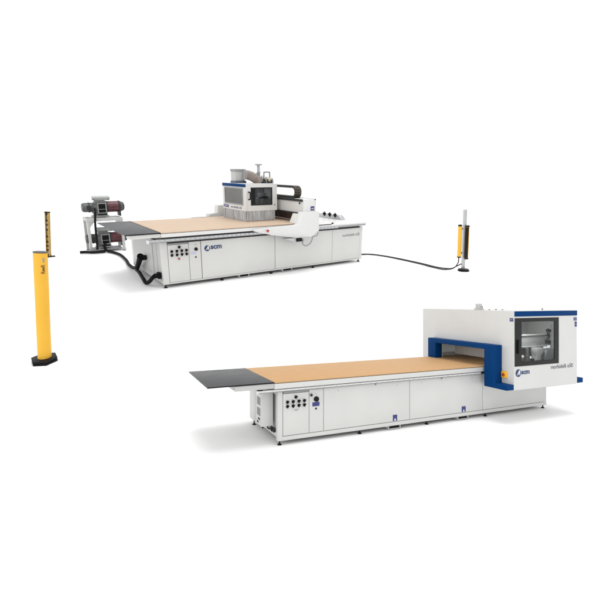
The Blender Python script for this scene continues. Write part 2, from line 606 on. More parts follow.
# what shows through the window and the tunnel
s = Shape()
s.box(4.10, 5.50, -.09, .14, 1.255, 1.475, .008)
s.build('cross_beam', PALE, A)
s = Shape()
s.box(4.10, 5.52, -.115, -.091, 1.465, 1.492, .003)
s.box(4.10, 5.52, -.115, -.091, 1.242, 1.268, .003)
s.build('beam_rail', WHITEB, A)
Shape().box(4.07, 5.64, .42, .43, 1.26, 1.93, 0).build('inner_screen', PALE, A)
Shape().box(5.615, 5.64, -.55, -.10, .62, 1.90, .003).build('side_lining', PALE, A)
s = Shape()
s.prism([(5.06, 1.235), (5.27, 1.235), (5.255, 1.15), (5.20, 1.09), (5.19, .90), (5.06, .90), (5.075, 1.09), (5.065, 1.16)], 'y', -.24, -.118, .012)
s.build('spindle_housing', WHITEB, A)
s = Shape()
s.prism([(5.30, .90), (5.285, 1.07), (5.31, 1.16), (5.38, 1.21), (5.50, 1.22), (5.58, 1.17), (5.60, 1.05), (5.60, .90)], 'y', -.26, -.118, .03)
s.build('aggregate_cover', ALU, A)
s = Shape()
s.cyl((4.88, -.18, .96), (4.88, -.18, 1.12), .05, seg=20)
s.cyl((4.88, -.18, 1.12), (4.88, -.18, 1.238), .035, seg=16)
s.build('drill_unit', STEEL, A)
Shape().cyl((5.00, -.20, .90), (5.00, -.20, 1.04), .035, seg=20).build('drill_unit', DARK, A)
for x0, x1, z0, z1 in ((5.535, 5.60, 1.30, 1.36), (5.52, 5.57, 1.44, 1.49), (5.56, 5.605, 1.53, 1.57)):
    Shape().box(x0, x1, -.13, -.05, z0, z1, .004).build('sensor_block', DARK, A)
Shape().tube([(5.54, -.10, 1.49), (5.53, -.10, 1.53), (5.56, -.10, 1.58), (5.60, -.09, 1.56)], .010, 10).build('interior_cable', DARK, A)
# curtain strips that close the tunnel inside
for xa in (U0 + .35, U1 - .25):
    s = Shape()
    for a in range(30):
        y0 = -.10 + a * .0425
        s.box(xa, xa + .006, y0, y0 + .039, 1.02, 1.255, 0)
    s.build('dust_curtain', PALE, A)

# ================================================================== THE REAR MACHINE
B = root('machining_centre', 'white gantry router behind, glazed hood with bristle skirt travelling over its pale board table', 'machine', MB_)
L = 4.338
s = Shape()
s.box(-.045, .056, 0, .085, .062, .775)
s.box(L - .075, L, 0, .085, .062, .775)
s.box(.056, L - .075, 0, .085, .062, .088)
s.box(-.045, .0, 1.86, 1.97, .062, .775)
s.box(L - .045, L, 1.86, 1.97, .062, .775)
s.box(-.040, .02, .085, 1.86, .062, .13)
s.box(0, L, 1.88, 1.96, .10, .20)
s.build('base_frame', WHITE, B)
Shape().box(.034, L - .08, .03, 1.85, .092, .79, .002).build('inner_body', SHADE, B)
s = Shape()
s.box(-.046, -.036, .53, 1.858, .134, .77, .003)
s.box(-.038, -.028, .32, .526, .134, .77, .003)
s.box(-.034, -.022, .09, .316, .134, .77, .003)
s.build('end_panel', PALE, B)
for x0, x1, z1, nm in ((.060, .418, .725, 'door'), (.422, .634, .750, 'door'), (.642, 2.120, .752, 'panel'), (2.127, 3.508, .752, 'panel'), (3.512, L - .079, .752, 'panel')):
    Shape().box(x0 + .0015, x1 - .0015, -.004, .022, .0925, z1, .003).build(nm, WHITE, B)
Shape().box(.062, .416, -.002, .012, .731, .752, .002).build('lintel_strip', GREY, B)
for px in (.125, .212, .297, .378):
    for pz in (.616, .553):
        control_knob(B, px, pz, -.004)
control_knob(B, .256, .680, -.004)
Shape().cyl((.240, -.004, .484), (.240, -.022, .484), .017, seg=20, bev=.003).build('button', RED, B)
Shape().cyl((.547, -.004, .621), (.547, -.030, .621), .030, .027, 24, .003).build('main_switch', BLACKP, B)
Shape().cyl((.55, -.004, .70), (.55, -.009, .70), .010, seg=14).build('lock', STEEL, B)
Shape().cyl((.537, -.004, .483), (.537, -.012, .483), .014, seg=14).build('lock', BLACKP, B)
Shape().box(.455, .545, -.006, -.004, .535, .575, .001).build('sticker', mat('pale_blue_sticker', (.45, .46, .62), .5), B)
emblem(B, .752, .615, .052, -.004, NAVY, WHITEB)
lettering('scm', B, NAVY, (.815, -.005, .592), .21, .066, bold=.035)
lettering('morbidelli x50', B, TEXTG, (3.775, -.005, .588), .47, .060, bold=.0)
for fx in (-.006, 1.025, 2.056, 3.053, 4.285):
    levelling_foot(B, fx, .042, .066)
for fx in (-.02, 2.056, 4.31):
    levelling_foot(B, fx, 1.92, .066)
for x0, x1 in ((1.36, 1.56), (2.30, 2.52)):
    fork_pocket(B, x0, x1, .0, 1.4, .060)
# table
Shape().box(-.057, 3.02, -.090, 1.837, .868, .929, .006).build('table_bed', WHITEB, B)
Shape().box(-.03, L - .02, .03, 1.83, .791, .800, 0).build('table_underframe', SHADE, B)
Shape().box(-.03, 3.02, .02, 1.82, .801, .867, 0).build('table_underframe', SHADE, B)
Shape().box(-.054, 3.0, -.084, 1.832, .9295, .935, 0).build('gasket', DARK, B)
Shape().box(-.055, 3.0, -.088, 1.835, .9355, .950, .002).build('wooden_board', WOODB, B)
Shape().box(-.075, -.058, -.092, 1.838, .93, .953, .002).build('edge_strip', BLACKP, B)
rail_teeth(-.25, 3.6, -.090, -.030, .800, .838, .085, .016).build('slotted_rail', ALU, B)
Shape().box(-.25, 3.6, -.078, -.030, .789, .799, 0).build('rail_strip', GREY, B)
Shape().box(-.28, -.252, -.094, -.02, .784, .842, .003).build('rail_cap', WHITEB, B)
et = Shape().prism([(-.605, -.090), (-.077, -.090), (-.077, 1.837), (-.655, 1.837)], 'z', .935, .953, .003).build('extension_table', SHEET, B)
Shape().box(-.603, -.079, -.0945, -.0905, .936, .951, .001).build('edge_strip', BLACKP, et)
Shape().box(-.545, -.060, -.080, .12, .872, .933, .005).build('extension_beam', WHITE, B)
s = Shape()
s.box(3.03, 4.36, -.098, 1.86, .845, .872, .005)
s.build('end_deck', WHITEB, B)
s = Shape()
s.box(3.03, 4.345, -.080, 1.85, .803, .842, .003)
s.build('end_deck_skirt', ALU, B)
s = Shape()
s.box(3.6, 4.34, -.092, -.081, .806, .826, .002)
s.build('guide_rail', STEEL, B)
s = Shape()
s.box(3.10, 3.42, -.085, -.055, .872, .885, .002)
s.build('deck_slot', BLACKP, B)
s = Shape()
s.cyl((3.17, .06, .872), (3.17, .06, .895), .018, seg=14)
s.cyl((3.52, .02, .872), (3.52, .02, .900), .022, seg=14)
s.build('deck_stop', DARK, B)
# gantry
s = Shape()
s.box(2.65, 2.95, -.17, 2.02, 1.125, 1.378, .008)
s.build('gantry_beam', WHITE, B)
s = Shape()
s.box(2.640, 2.96, -.16, 2.02, 1.3785, 1.400, .003)
s.box(2.632, 2.649, -.16, 2.0, 1.355, 1.377, .002)
s.box(2.632, 2.649, -.16, 2.0, 1.128, 1.146, .002)
s.build('beam_rail', DARK, B)
Shape().cyl((2.65, -.06, 1.325), (2.638, -.06, 1.325), .02, seg=16).build('beam_bolt', DARK, B)
s = Shape()
s.box(2.652, 2.895, -.205, .15, .72, 1.402, .008)
s.box(2.897, 3.02, -.19, .15, .74, 1.165, .006)
s.build('gantry_column', WHITEB, B)
s = Shape()
prof = [(1.60, .866), (1.60, .896), (2.30, .925), (2.50, .936), (2.585, 1.172), (2.88, 1.172), (2.955, 1.150), (2.955, .80), (2.80, .700), (2.45, .700), (1.95, .778)]
s.prism(prof, 'y', -.265, -.105, .004)
for v in s.bm.verts:                                           # the bow of the carriage tapers to the table
    if v.co.x < 2.42:
        t = (2.42 - v.co.x) / .82
        v.co.y = v.co.y + (-.105 - v.co.y) * (.72 * t)
s.prism([(2.512, .9515), (2.592, 1.124), (2.6515, 1.124), (2.6515, .9515)], 'y', -.104, .10, .003)
s.build('gantry_carriage', WHITEB, B)
s = Shape()
prof = [(1.45, .87), (1.62, .93), (1.62, 1.00), (1.82, 1.02), (1.84, 1.18), (2.95, 1.18), (2.95, .70), (1.9, .78)]
s.prism(prof, 'y', 1.93, 2.12, .010)
s.build('gantry_carriage', WHITE, B)
Shape().box(1.20, 1.62, 1.84, 1.90, .93, .957, .003).build('rear_rail', ALU, B)
q = Shape().cyl((1.84, -.205, .868), (1.84, -.226, .868), .018, seg=18)
q.cyl((1.84, -.226, .868), (1.84, -.242, .868), .026, .023, 22, .004)
q.build('emergency_stop', RED, B)
k = Shape().box(2.80, 2.885, -.2075, -.205, 1.19, 1.27, .001).build('sticker', LABEL, B)
Shape().box(2.815, 2.87, -.209, -.2075, 1.215, 1.235, 0).build('sticker_figure', PALE, k)
s = Shape()
s.prism([(2.20, .698), (2.56, .698), (2.56, .635), (2.44, .622)], 'y', -.24, -.12, .004)
s.build('underside_bracket', PALE, B)
Shape().box(2.45, 2.575, -.27, -.18, .625, .690, .005).build('underside_sensor', BLACKP, B)
s = Shape()
s.tube([(2.83, -.24, .70), (2.82, -.24, .63), (2.76, -.24, .555), (2.66, -.24, .53), (2.60, -.24, .585), (2.62, -.24, .66)], .013, 10)
s.build('cable_loop', GREY, B)
s = Shape()
s.tube([(2.84, -.25, .705), (2.90, -.25, .70), (2.96, -.24, .74), (2.975, -.20, .83)], .010, 10)
s.build('cable_loop', GREY, B)
# brown dust curtain hanging under the beam
s = Shape()
for a in range(32):
    y0 = .16 + a * .055
    s.box(2.86, 2.868, y0, y0 + .050, .956, 1.124, 0)
s.build('dust_curtain', BROWN, B)
# cable chain on the beam
s, s2 = Shape(), Shape()
cx0, r0, zc, xm = .33, .100, 1.513, 2.80
path = []
for k in range(20):
    path.append((1.7 - (1.7 - cx0) * k / 20, zc + r0, 0))
for k in range(9):
    a = math.pi * k / 8
    path.append((cx0 - r0 * math.sin(a), zc + r0 * math.cos(a), 1))
for k in range(1, 21):
    path.append((cx0 + (1.7 - cx0) * k / 20, zc - r0, 0))
for i in range(len(path) - 1):
    (y0, z0, c0), (y1, z1, c1) = path[i], path[i + 1]
    d = Vector((0, y1 - y0, z1 - z0))
    t = Shape()
    ll = d.length
    t.box(-.075, .075, -ll * .46, ll * .46, -.022, .022, .006)
    ang = math.atan2(z1 - z0, y1 - y0)
    t.move(Matrix.Translation((xm, (y0 + y1) / 2, (z0 + z1) / 2)) @ Matrix.Rotation(ang, 4, 'X'))
    me = bpy.data.meshes.new('tmp')
    t.bm.to_mesh(me)
    (s2 if (c0 and c1) else s).bm.from_mesh(me)
    t.bm.free()
    bpy.data.meshes.remove(me)
ch = s.build('cable_chain', CHAIN, B)
s2.build('chain_bend', CHAINB, ch)
# hood
H0, H1, W0, W1, Z0, Z1 = 1.845, 2.545, .613, 1.676, 1.150, 1.668
th = .015
s = Shape()
s.box(H0, H1, W0 + th, W1, Z1 - th, Z1, .003)
s.box(H1 - th, H1, W0 + th, W1, Z0, Z1 - th, 0)
s.box(H0 + th, H1 - th, W1 - th, W1, Z0, Z1 - th, 0)
s.box(H0, H0 + .03, W0 - .001, W0 + .03, Z0, Z1 - th - .001, .004)
hd = s.build('hood_shell', WHITEB, B)
s = Shape()
s.ring((W0 + .03, W1, Z0, Z1 - th), (.735, 1.575, 1.262, 1.585), 'x', H0, H0 + th)
s.build('hood_side', WHITEB, B)
s = Shape()
s.ring((H0 + .03, H1, Z0, Z1 - th), (1.962, 2.425, 1.268, 1.590), 'y', W0, W0 + th)
dr = s.build('hood_door', WHITEB, B)
wl = Shape().ring((.725, 1.585, 1.252, 1.595), (.755, 1.555, 1.28, 1.567), 'x', H0 - .004, H0 + .006)
wl = wl.build('window', GREY, B)
Shape().box(H0 + .004, H0 + .008, .756, 1.554, 1.281, 1.566, 0).build('pane', GLASSC, wl)
wr = Shape().ring((1.952, 2.435, 1.258, 1.600), (1.975, 2.412, 1.281, 1.577), 'y', W0 - .004, W0 + .006)
wr = wr.build('window', FRAMEB, B)
Shape().box(1.976, 2.411, W0 + .004, W0 + .008, 1.282, 1.576, 0).build('pane', GLASSB, wr)
s = Shape()
s.tube([(1.905, W0, 1.515), (1.912, W0 - .05, 1.505), (1.915, W0 - .055, 1.445), (1.912, W0 - .05, 1.385), (1.905, W0, 1.375)], .013, 10)
s.build('door_handle', BLACKP, dr)
Shape().cyl((2.49, W0, 1.26), (2.49, W0 - .008, 1.26), .014, seg=14).build('door_lock', STEEL, dr)
Shape().box(H0 - .005, H0, W0 - .002, W1 - .001, 1.606, 1.664, .001).build('blue_stripe', BLUE, B)
k = Shape().box(H0 - .004, H0, 1.40, 1.64, 1.175, 1.232, .001).build('sticker', LABEL, B)
lettering('scm', k, PALE, (H0 - .004, 1.60, 1.190), .16, .028, 'left', .02)
lettering('morbidelli x50', B, TEXTG, (H0 - .001, 1.30, 1.180), .50, .045, 'left', .01)
# inside of the hood
s = Shape()
s.box(2.12, 2.52, .92, 1.02, 1.20, 1.375, .006)
s.build('cross_beam', WHITEB, B)
s = Shape()
s.box(2.26, 2.40, .78, .90, 1.40, 1.48, .01)
s.cyl((2.33, .84, 1.2), (2.33, .84, 1.40), .04, seg=20)
s.build('spindle', ALU, B)
s = Shape()
s.cyl((2.05, 1.0, 1.06), (2.05, 1.0, 1.38), .04, seg=20)
s.build('drill_unit', STEEL, B)
Shape().box(2.02, 2.10, .70, .74, 1.16, 1.64, .004).build('inner_post', BLACK, B)
Shape().box(2.15, 2.19, .80, .84, 1.42, 1.64, .004).build('inner_post', PALE, B)
Shape().box(1.87, 2.52, 1.10, 1.11, 1.16, 1.64, 0).build('inner_screen', GREY, B)
Shape().box(2.28, 2.44, .77, .90, 1.375, 1.41, .006).build('sensor_block', BLACK, B)
# bristle skirt
s = Shape()
n = 60
for a in range(n):
    y0 = W0 + .02 + (W1 - W0 - .03) * a / n
    j = random.uniform(-.006, .006)
    s.box(H0 + .006 + j, H0 + .012 + j, y0, y0 + (W1 - W0 - .03) / n - random.uniform(.000, .003), .952 + random.uniform(0, .005), Z0, 0)
n = 40
for a in range(n):
    x0 = H0 + .02 + (H1 - H0 - .06) * a / n
    j = random.uniform(-.006, .006)
    s.box(x0, x0 + (H1 - H0 - .06) / n - random.uniform(.000, .005), W0 + .008 + j, W0 + .014 + j, .954 + random.uniform(0, .012), Z0, 0)
s.box(H0 + .03, H0 + .035, W0 + .03, W1 - .02, .96, Z0, 0)
s.box(H0 + .035, H1 - .05, W0 + .03, W0 + .035, .96, Z0, 0)
s.build('bristle_skirt', BRISTLE, B)
# extraction and pneumatics on the roof of the hood
s = Shape()
s.box(1.885, 2.10, 1.13, 1.33, 1.712, 1.925, .008)
fb = s.build('filter_box', PALE, B)
Shape().box(1.875, 2.11, 1.12, 1.34, 1.895, 1.942, .004).build('filter_lid', GREY, fb)
Shape().box(1.88, 2.12, 1.11, 1.35, Z1, 1.712, .003).build('filter_base', mat('slate_blue', (.06, .08, .13), .5), B)
s = Shape()
s.tube([(2.05, 1.02, 1.835), (2.12, 1.00, 1.822), (2.20, .98, 1.790), (2.28, .96, 1.735), (2.33, .95, Z1)], .090, 20, 8, .03)
s.build('extraction_duct', TAUPE, B)
Shape().cyl((2.052, 1.02, 1.836), (2.035, 1.02, 1.838), .098, seg=24).build('duct_collar', GREY, B)
s = Shape()
s.cyl((2.44, 1.15, Z1), (2.44, 1.15, 2.03), .022, seg=16)
s.box(2.395, 2.415, 1.14, 1.16, Z1, 2.02, .002)
s.build('lift_cylinder', ALU, B)
Shape().cyl((2.43, 1.15, 2.02), (2.43, 1.15, 2.045), .075, .068, 20).build('cylinder_cap', GREY, B)
s = Shape()
s.tube([(2.36, 1.1, Z1), (2.36, 1.1, 1.86), (2.44, 1.1, 1.875)], .012, 8)
s.tube([(2.47, 1.0, 1.66), (2.47, 1.0, 1.86), (2.485, 1.0, 1.885), (2.59, 1.0, 1.885), (2.605, 1.0, 1.87), (2.605, 1.0, 1.60)], .014, 8, 6)
s.box(2.40, 2.52, 1.04, 1.08, 1.73, 1.75, .003)
s.cyl((2.60, .9, Z1 - .01), (2.60, .9, 1.78), .008, seg=10)
s.box(2.34, 2.40, 1.03, 1.09, 1.77, 1.83, .004)
s.build('pipework', GREY, B)
s = Shape()
for k in range(5):
    xx = 2.36 + k * .042
    s.cyl((xx, .80 + .03 * (k % 2), Z1), (xx, .80 + .03 * (k % 2), Z1 + .045 + .02 * (k % 3)), .015, seg=12)
s.box(2.34, 2.37, .90, .96, Z1, 1.76, .003)
s.box(2.36, 2.60, .93, .97, Z1, 1.70, .003)
s.build('valve_block', DARK, B)
for xx, yy, rr, zz, mm in ((2.36, 1.02, .030, 1.86, GREY), (2.41, .98, .026, 1.80, ALU), (2.47, .92, .022, 1.78, ALU), (2.40, .88, .018, 1.75, DARK), (2.56, .82, .024, 1.74, GREY)):
    q = Shape().cyl((xx, yy, Z1), (xx, yy, zz), rr, seg=18, bev=.004)
    q.cyl((xx, yy, zz), (xx, yy, zz + .018), rr * .6, seg=14)
    q.build('pneumatic_cylinder', mm, B)
s = Shape()
s.cyl((2.49, .86, 1.69), (2.49, .86, 1.79), .035, seg=18, bev=.008)
s.cyl((2.55, .90, 1.69), (2.55, .90, 1.77), .03, seg=18, bev=.008)
s.build('air_filter', CREAM, B)
# tool rack at the right end of the deck
s = Shape()
s.prism([(.50, .873), (.52, .90), (.60, .965), (1.36, .955), (1.44, .873)], 'x', 4.14, 4.26, .006)
rk = s.build('tool_rack', ALU, B)
for yy in (.72, .92, 1.12):
    s = Shape()
    s.cyl((4.135, yy, .985), (4.135, yy, .955), .042, seg=16)
    s.cyl((4.135, yy, .955), (4.135, yy, .915), .030, .016, 16)
    s.cyl((4.135, yy, .985), (4.135, yy, 1.010), .014, .02, 12)
    s.build('tool_holder', BLACKP, rk)
# hose connections on the left end
s = Shape()
s.cyl((-.15, 1.26, .135), (-.15, .95, .395), .040, .054, 20, .006)
s.cyl((-.15, .95, .395), (-.15, .925, .418), .062, .062, 20, .006)
s.cyl((-.15, .95, .375), (-.05, .93, .385), .046, .046, 20, .006)
s.build('hose_elbow', BLACK, B)
s = Shape()
s.box(-.10, -.046, .10, .20, .15, .255, .006)
s.cyl((-.16, .10, .215), (-.10, .12, .205), .042, .042, 18)
s.build('hose_fitting', BLACK, B)

# ================================================================== PUMPS AND THEIR STAND
ST = root('pump_stand', 'grey steel table frame behind the rear machine carrying one vacuum pump above another', 'stand', MB_, (-.095, 4.36, 0))
for px, py in ((-.372, -.24), (.372, -.24), (-.372, .24), (.372, .24)):
    lg = Shape().box(px - .030, px + .030, py - .03, py + .03, .012, .735, .004).build('leg', PALE, ST)
    Shape().cyl((px, py, 0), (px, py, .014), .038, seg=16).build('leg_foot', DARK, lg)
s = Shape()
for py in (-.24, .24):
    s.box(-.403, .403, py - .031, py + .031, .736, .805, .004)
s.box(-.401, -.343, -.208, .208, .737, .803, .003)
s.box(.343, .401, -.208, .208, .737, .803, .003)
s.build('top_frame', PALE, ST)
s = Shape()
s.prism([(-.341, .735), (-.230, .735), (-.341, .60)], 'y', -.26, -.25, 0)
s.prism([(.341, .735), (.230, .735), (.341, .60)], 'y', -.26, -.25, 0)
s.build('gusset', PALE, ST)
Shape().box(-.31, .31, -.207, .207, .792, .804, .002).build('shelf', PALE, ST)
Shape().box(-.338, .338, -.20, .20, .05, .068, .002).build('shelf', GREY, ST)


def pump(z0, label):
    p = root('vacuum_pump', label, 'vacuum pump', MB_, (-.095, 4.36, z0), 'vacuum pumps on the stand')
    p.scale = (1.13 * SB, SB, SB)
    za = .235
    s = Shape()
    s.cyl((-.36, 0, za), (-.17, 0, za), .105, .105, 28, .012)
    for k in range(14):
        a = 2 * math.pi * k / 14
        s.box(-.33, -.19, math.cos(a) * .105 - .004, math.cos(a) * .105 + .004, za + math.sin(a) * .105 - .004, za + math.sin(a) * .105 + .004, .001)
    s.cyl((-.385, 0, za), (-.355, 0, za), .085, .108, 28, .006)
    s.build('motor', MOTOR, p)
    s = Shape()
    s.cyl((-.255, 0, za), (-.235, 0, za), .118, .118, 24)
    s.box(-.30, -.215, -.13, -.095, za - .05, za + .05, .006)
    s.build('motor_clamp', DARK, p)
    s = Shape()
    s.prism([(-.16, .05), (.09, .05), (.09, .37), (.05, .40), (-.10, .40), (-.16, .33)], 'y', -.13, .13, .012)
    s.box(-.185, -.158, -.12, .12, .09, .34, .005)
    s.build('pump_body', MOTOR, p)
    s = Shape()
    s.box(-.085, .065, -.134, -.128, .11, .325, .002)
    s.box(-.10, .07, -.133, -.128, .062, .09, .002)
    s.build('pump_recess', BLACK, p)
    s = Shape()
    s.ring((-.095, .075, .10, .335), (-.08, .06, .115, .32), 'y', -.142, -.128)
    s.box(-.078, .058, -.138, -.134, .19, .198, 0)
    s.build('pump_cover_frame', MOTORL, p)
    s = Shape()
    s.cyl((-.17, 0, .445), (.175, 0, .445), .052, .052, 22, .012)
    s.box(-.12, .12, -.05, .05, .395, .44, .006)
    s.build('silencer', MOTORL, p)
    s = Shape()
    s.cyl((.105, 0, za + .005), (.335, 0, za + .005), .128, .128, 30, .006)
    s.build('cooling_casing', REDP, p)
    s = Shape()
    s.cyl((.09, 0, za + .005), (.115, 0, za + .005), .136, .136, 30, .004)
    s.cyl((.335, 0, za + .005), (.365, 0, za + .005), .136, .136, 30, .004)
    s.box(.33, .36, -.13, .13, .02, za, .004)
    s.build('casing_band', DARK, p)
    s = Shape()
    s.cyl((.365, 0, za + .005), (.455, 0, za + .005), .126, .085, 30, .012)
    for k in range(5):
        s.cyl((.37 + k * .016, 0, za + .005), (.375 + k * .016, 0, za + .005), .128 - k * .007, .128 - k * .007, 28)
    s.build('fan_cover', MOTOR, p)
    s = Shape()
    s.box(-.20, .12, -.12, .12, .016, .050, .004)
    s.box(-.20, -.12, -.12, .12, .0, .016, .002)
    s.box(.05, .12, -.12, .12, .0, .016, .002)
    s.build('pump_foot', MOTORL, p)
    return p


pump(.806, 'upper grey and dark red vacuum pump resting on top of the steel stand')
pump(.069, 'lower grey and dark red vacuum pump under the steel stand, partly behind the black panel')

# hoses
hz = bpy.data.objects


def mesh_thing(name, label, cat, shape, m, group=None):
    ob = shape.build(name, m)
    ob.matrix_world = MB_
    ob['label'] = label
    ob['category'] = cat
    if group:
        ob['group'] = group
    return ob


s = Shape()
s.tube([(-.27, 4.24, 1.02), (-.29, 4.06, .985), (-.31, 4.01, .90), (-.335, 4.0, .70), (-.345, 4.00, .42), (-.35, 4.00, .16), (-.36, 4.0, .095)], .024, 12, 14, .05)
mesh_thing('vacuum_hose', 'thin black hose hanging straight down from the upper pump past the stand', 'hose', s, BLACK)
s = Shape()
s.tube([(-.13, 4.22, .17), (-.17, 4.10, .12), (-.15, 4.00, .05), (-.06, 3.72, .043), (.0, 3.30, .043), (-.04, 2.6, .046), (-.12, 2.05, .06), (-.15, 1.60, .08), (-.15, 1.30, .14)], .031, 14, 14, .06)
mesh_thing('vacuum_hose', 'long thick black hose running from lower pump to the rear machine elbow', 'hose', s, BLACK)
s = Shape()
s.tube([(-.72, 4.10, .045), (-.60, 4.07, .045), (-.46, 3.95, .045), (-.28, 3.93, .045), (-.20, 3.96, .045)], .031, 14, 14, .06)
mesh_thing('vacuum_hose', 'short black hose lying on the floor at the feet of the pump stand', 'hose', s, BLACK)
s = Shape()
s.tube([(-.155, 1.30, .10), (-.17, 1.02, .085), (-.19, .80, .060), (-.21, .60, .044), (-.23, .46, .043), (-.23, .36, .05), (-.21, .24, .10), (-.19, .15, .17), (-.16, .105, .213)], .031, 14, 14, .06)
mesh_thing('vacuum_hose', 'black hose sagging along the left end of rear machine into its corner fitting', 'hose', s, BLACK)

# ================================================================== GUARD POSTS
LEAN = Matrix.Rotation(R(-6.1), 4, 'Y')
P_ = root('safety_bollard', 'stout round yellow bollard on a black six-sided foot at far left', 'bollard', MB_, (-2.008, -2.238, 0))
hexa = [(-.125, -.085), (-.085, -.215), (.055, -.215), (.125, -.085), (.075, .08), (-.075, .08)]
rot = Matrix.Rotation(R(-34), 4, 'Z')


def hexpts(k):
    out = []
    for i in range(6):
        a = R(60 * i + 8)
        out.append((.128 * k * math.cos(a), .150 * k * math.sin(a) * .92))
    return out


s = Shape()
s.prism(hexpts(1.0), 'z', 0, .020, .004)
s.prism(hexpts(.90), 'z', .020, .030, 0)
s.prism(hexpts(1.0), 'z', .030, .050, .004)
s.move(rot)
s.build('bollard_foot', BLACKP, P_)
LB = Matrix.Rotation(R(5.9), 4, 'Y') @ Matrix.Rotation(R(-2.5), 4, 'X')
s = Shape()
s.cyl((0, 0, .035), (0, 0, 1.135), .065, .065, 48)
s.move(LB)
s.build('bollard_tube', YELLOW, P_)
s = Shape()
s.cyl((0, 0, 1.136), (0, 0, 1.148), .0685, .067, 48, .004)
s.cyl((0, 0, 1.148), (0, 0, 1.151), .055, .051, 40)
s.move(LB)
cap = s.build('bollard_cap', mat('charcoal_cap', (.10, .10, .10), .5), P_)


def bend_text(ob, r, ang):
    """wrap flat front letters (x across, z up) round a vertical tube."""
    for v in ob.data.vertices:
        a = ang + v.co.x / r
        rr = r - v.co.y
        v.co = Vector((rr * math.sin(a), -rr * math.cos(a), v.co.z))
    ob.data.transform(LB)


lt = lettering('ReeR', P_, mat('brown_print', (.12, .06, .02), .5), (.035, 0, .935), .088, .034, bold=.02, roll=1)
bend_text(lt, .0652, R(-4))
lt = Shape()
lt.box(.018, .034, -.001, 0, 1.045, 1.09, 0)
lt = lt.build('sticker', GREY, P_)
bend_text(lt, .0652, R(-4))

P2 = root('mirror_post', 'slim amber and black guard post standing behind the top of yellow bollard', 'guard post', MB_, (-1.37, 4.107, 0))
s = Shape()
s.cyl((0, 0, 0), (0, 0, .022), .075, .070, 24, .004)
s.box(.0, .13, -.05, .05, 0, .020, .003)
s.build('post_foot', BLACKP, P2)
LP = Matrix.Rotation(R(6.0), 4, 'Y')
s = Shape()
s.box(-.042, -.026, -.04, .04, .01, .985, .003)
s.box(.026, .042, -.04, .04, .01, .985, .003)
s.box(-.0255, .0255, .0, .04, .01, .985, .003)
s.move(Matrix.Rotation(R(-34), 4, 'Z'))
s.move(LP)
s.build('post_profile', mat('olive_gold', (.46, .28, .045), .4, metal=.15, var=.3, scale=6), P2)
s = Shape()
for k, (a, b) in enumerate(((.05, .16), (.17, .33), (.36, .60), (.63, .80), (.83, .95))):
    s.box(-.0255, .0255, -.012 - .008 * (k % 2), -.001, a, b, .002)
s.move(Matrix.Rotation(R(-34), 4, 'Z'))
s.move(LP)
s.build('mirror', GOLD, P2)
s = Shape()
s.box(-.046, .046, -.043, .043, .9855, 1.01, .003)
for a in (.04, .16, .25, .34, .46, .61, .72, .81, .95):
    s.box(-.0258, .0258, -.034, -.0005, a - .012, a + .016, .001)
s.move(Matrix.Rotation(R(-34), 4, 'Z'))
s.move(LP)
s.build('post_cap', BLACKP, P2)

P3 = root('sensor_post', 'grey square pole with two yellow light curtain bars on a black foot at right', 'guard post', MB_, (5.478, -1.80, 0))
s = Shape()
s.prism([(-.105, -.04), (-.07, -.11), (.06, -.12), (.12, -.05), (.105, .05), (.02, .09), (-.09, .06)], 'z', 0, .018, .004)
s.prism([(-.095, -.04), (-.06, -.10), (.05, -.11), (.11, -.045), (.095, .045), (.02, .08), (-.08, .055)], 'z', .018, .040, .004)
s.move(Matrix.Rotation(R(-34), 4, 'Z'))
s.build('post_foot', BLACKP, P3)
RZ = Matrix.Rotation(R(-34), 4, 'Z')
LQ = Matrix.Rotation(R(-6.6), 4, 'Y') @ Matrix.Rotation(R(0), 4, 'X')


def post_part(shape, name, m, par=P3):
    shape.move(RZ)
    shape.move(LQ)
    return shape.build(name, m, par)


s = Shape()
s.box(-.032, .032, -.03, .03, .035, 1.235, .004)
post_part(s, 'pole', ALU)
s = Shape()
for sx in (-.012, .012):
    s.box(sx - .003, sx + .003, -.0325, -.0305, .05, 1.22, 0)
post_part(s, 'pole_groove', GREY)


def curtain(x, y, z0, z1, face):
    s = Shape()
    s.box(x - .030, x + .030, y - .03, y + .03, z0, z1, .005)
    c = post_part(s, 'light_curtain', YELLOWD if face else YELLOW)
    s = Shape()
    s.box(x - .032, x + .032, y - .032, y + .032, z1, z1 + .025, .003)
    s.box(x - .032, x + .032, y - .032, y + .032, z0 - .025, z0, .003)
    post_part(s, 'curtain_cap', BLACKP, c)
    s = Shape()
    if face:
        s.box(x - .0295, x + .012, y - .036, y - .0305, z0 + .005, z1 - .005, .001)
        s.box(x - .0345, x - .0305, y - .036, y + .025, z0 + .005, z1 - .005, .001)
    else:
        s.box(x + .0305, x + .036, y - .02, y + .02, z0 + .01, z1 - .01, .001)
    post_part(s, 'lens_strip', BLACKP, c)
    return c


curtain(-.095, -.02, .315, .925, False)
curtain(.035, -.07, .285, .910, True)
s = Shape()
s.box(-.10, -.03, -.01, .015, .85, .88, .002)
s.box(-.10, -.03, -.01, .015, .36, .39, .002)
s.box(.005, .03, -.042, -.03, .80, .83, .002)
post_part(s, 'bracket', STEEL)

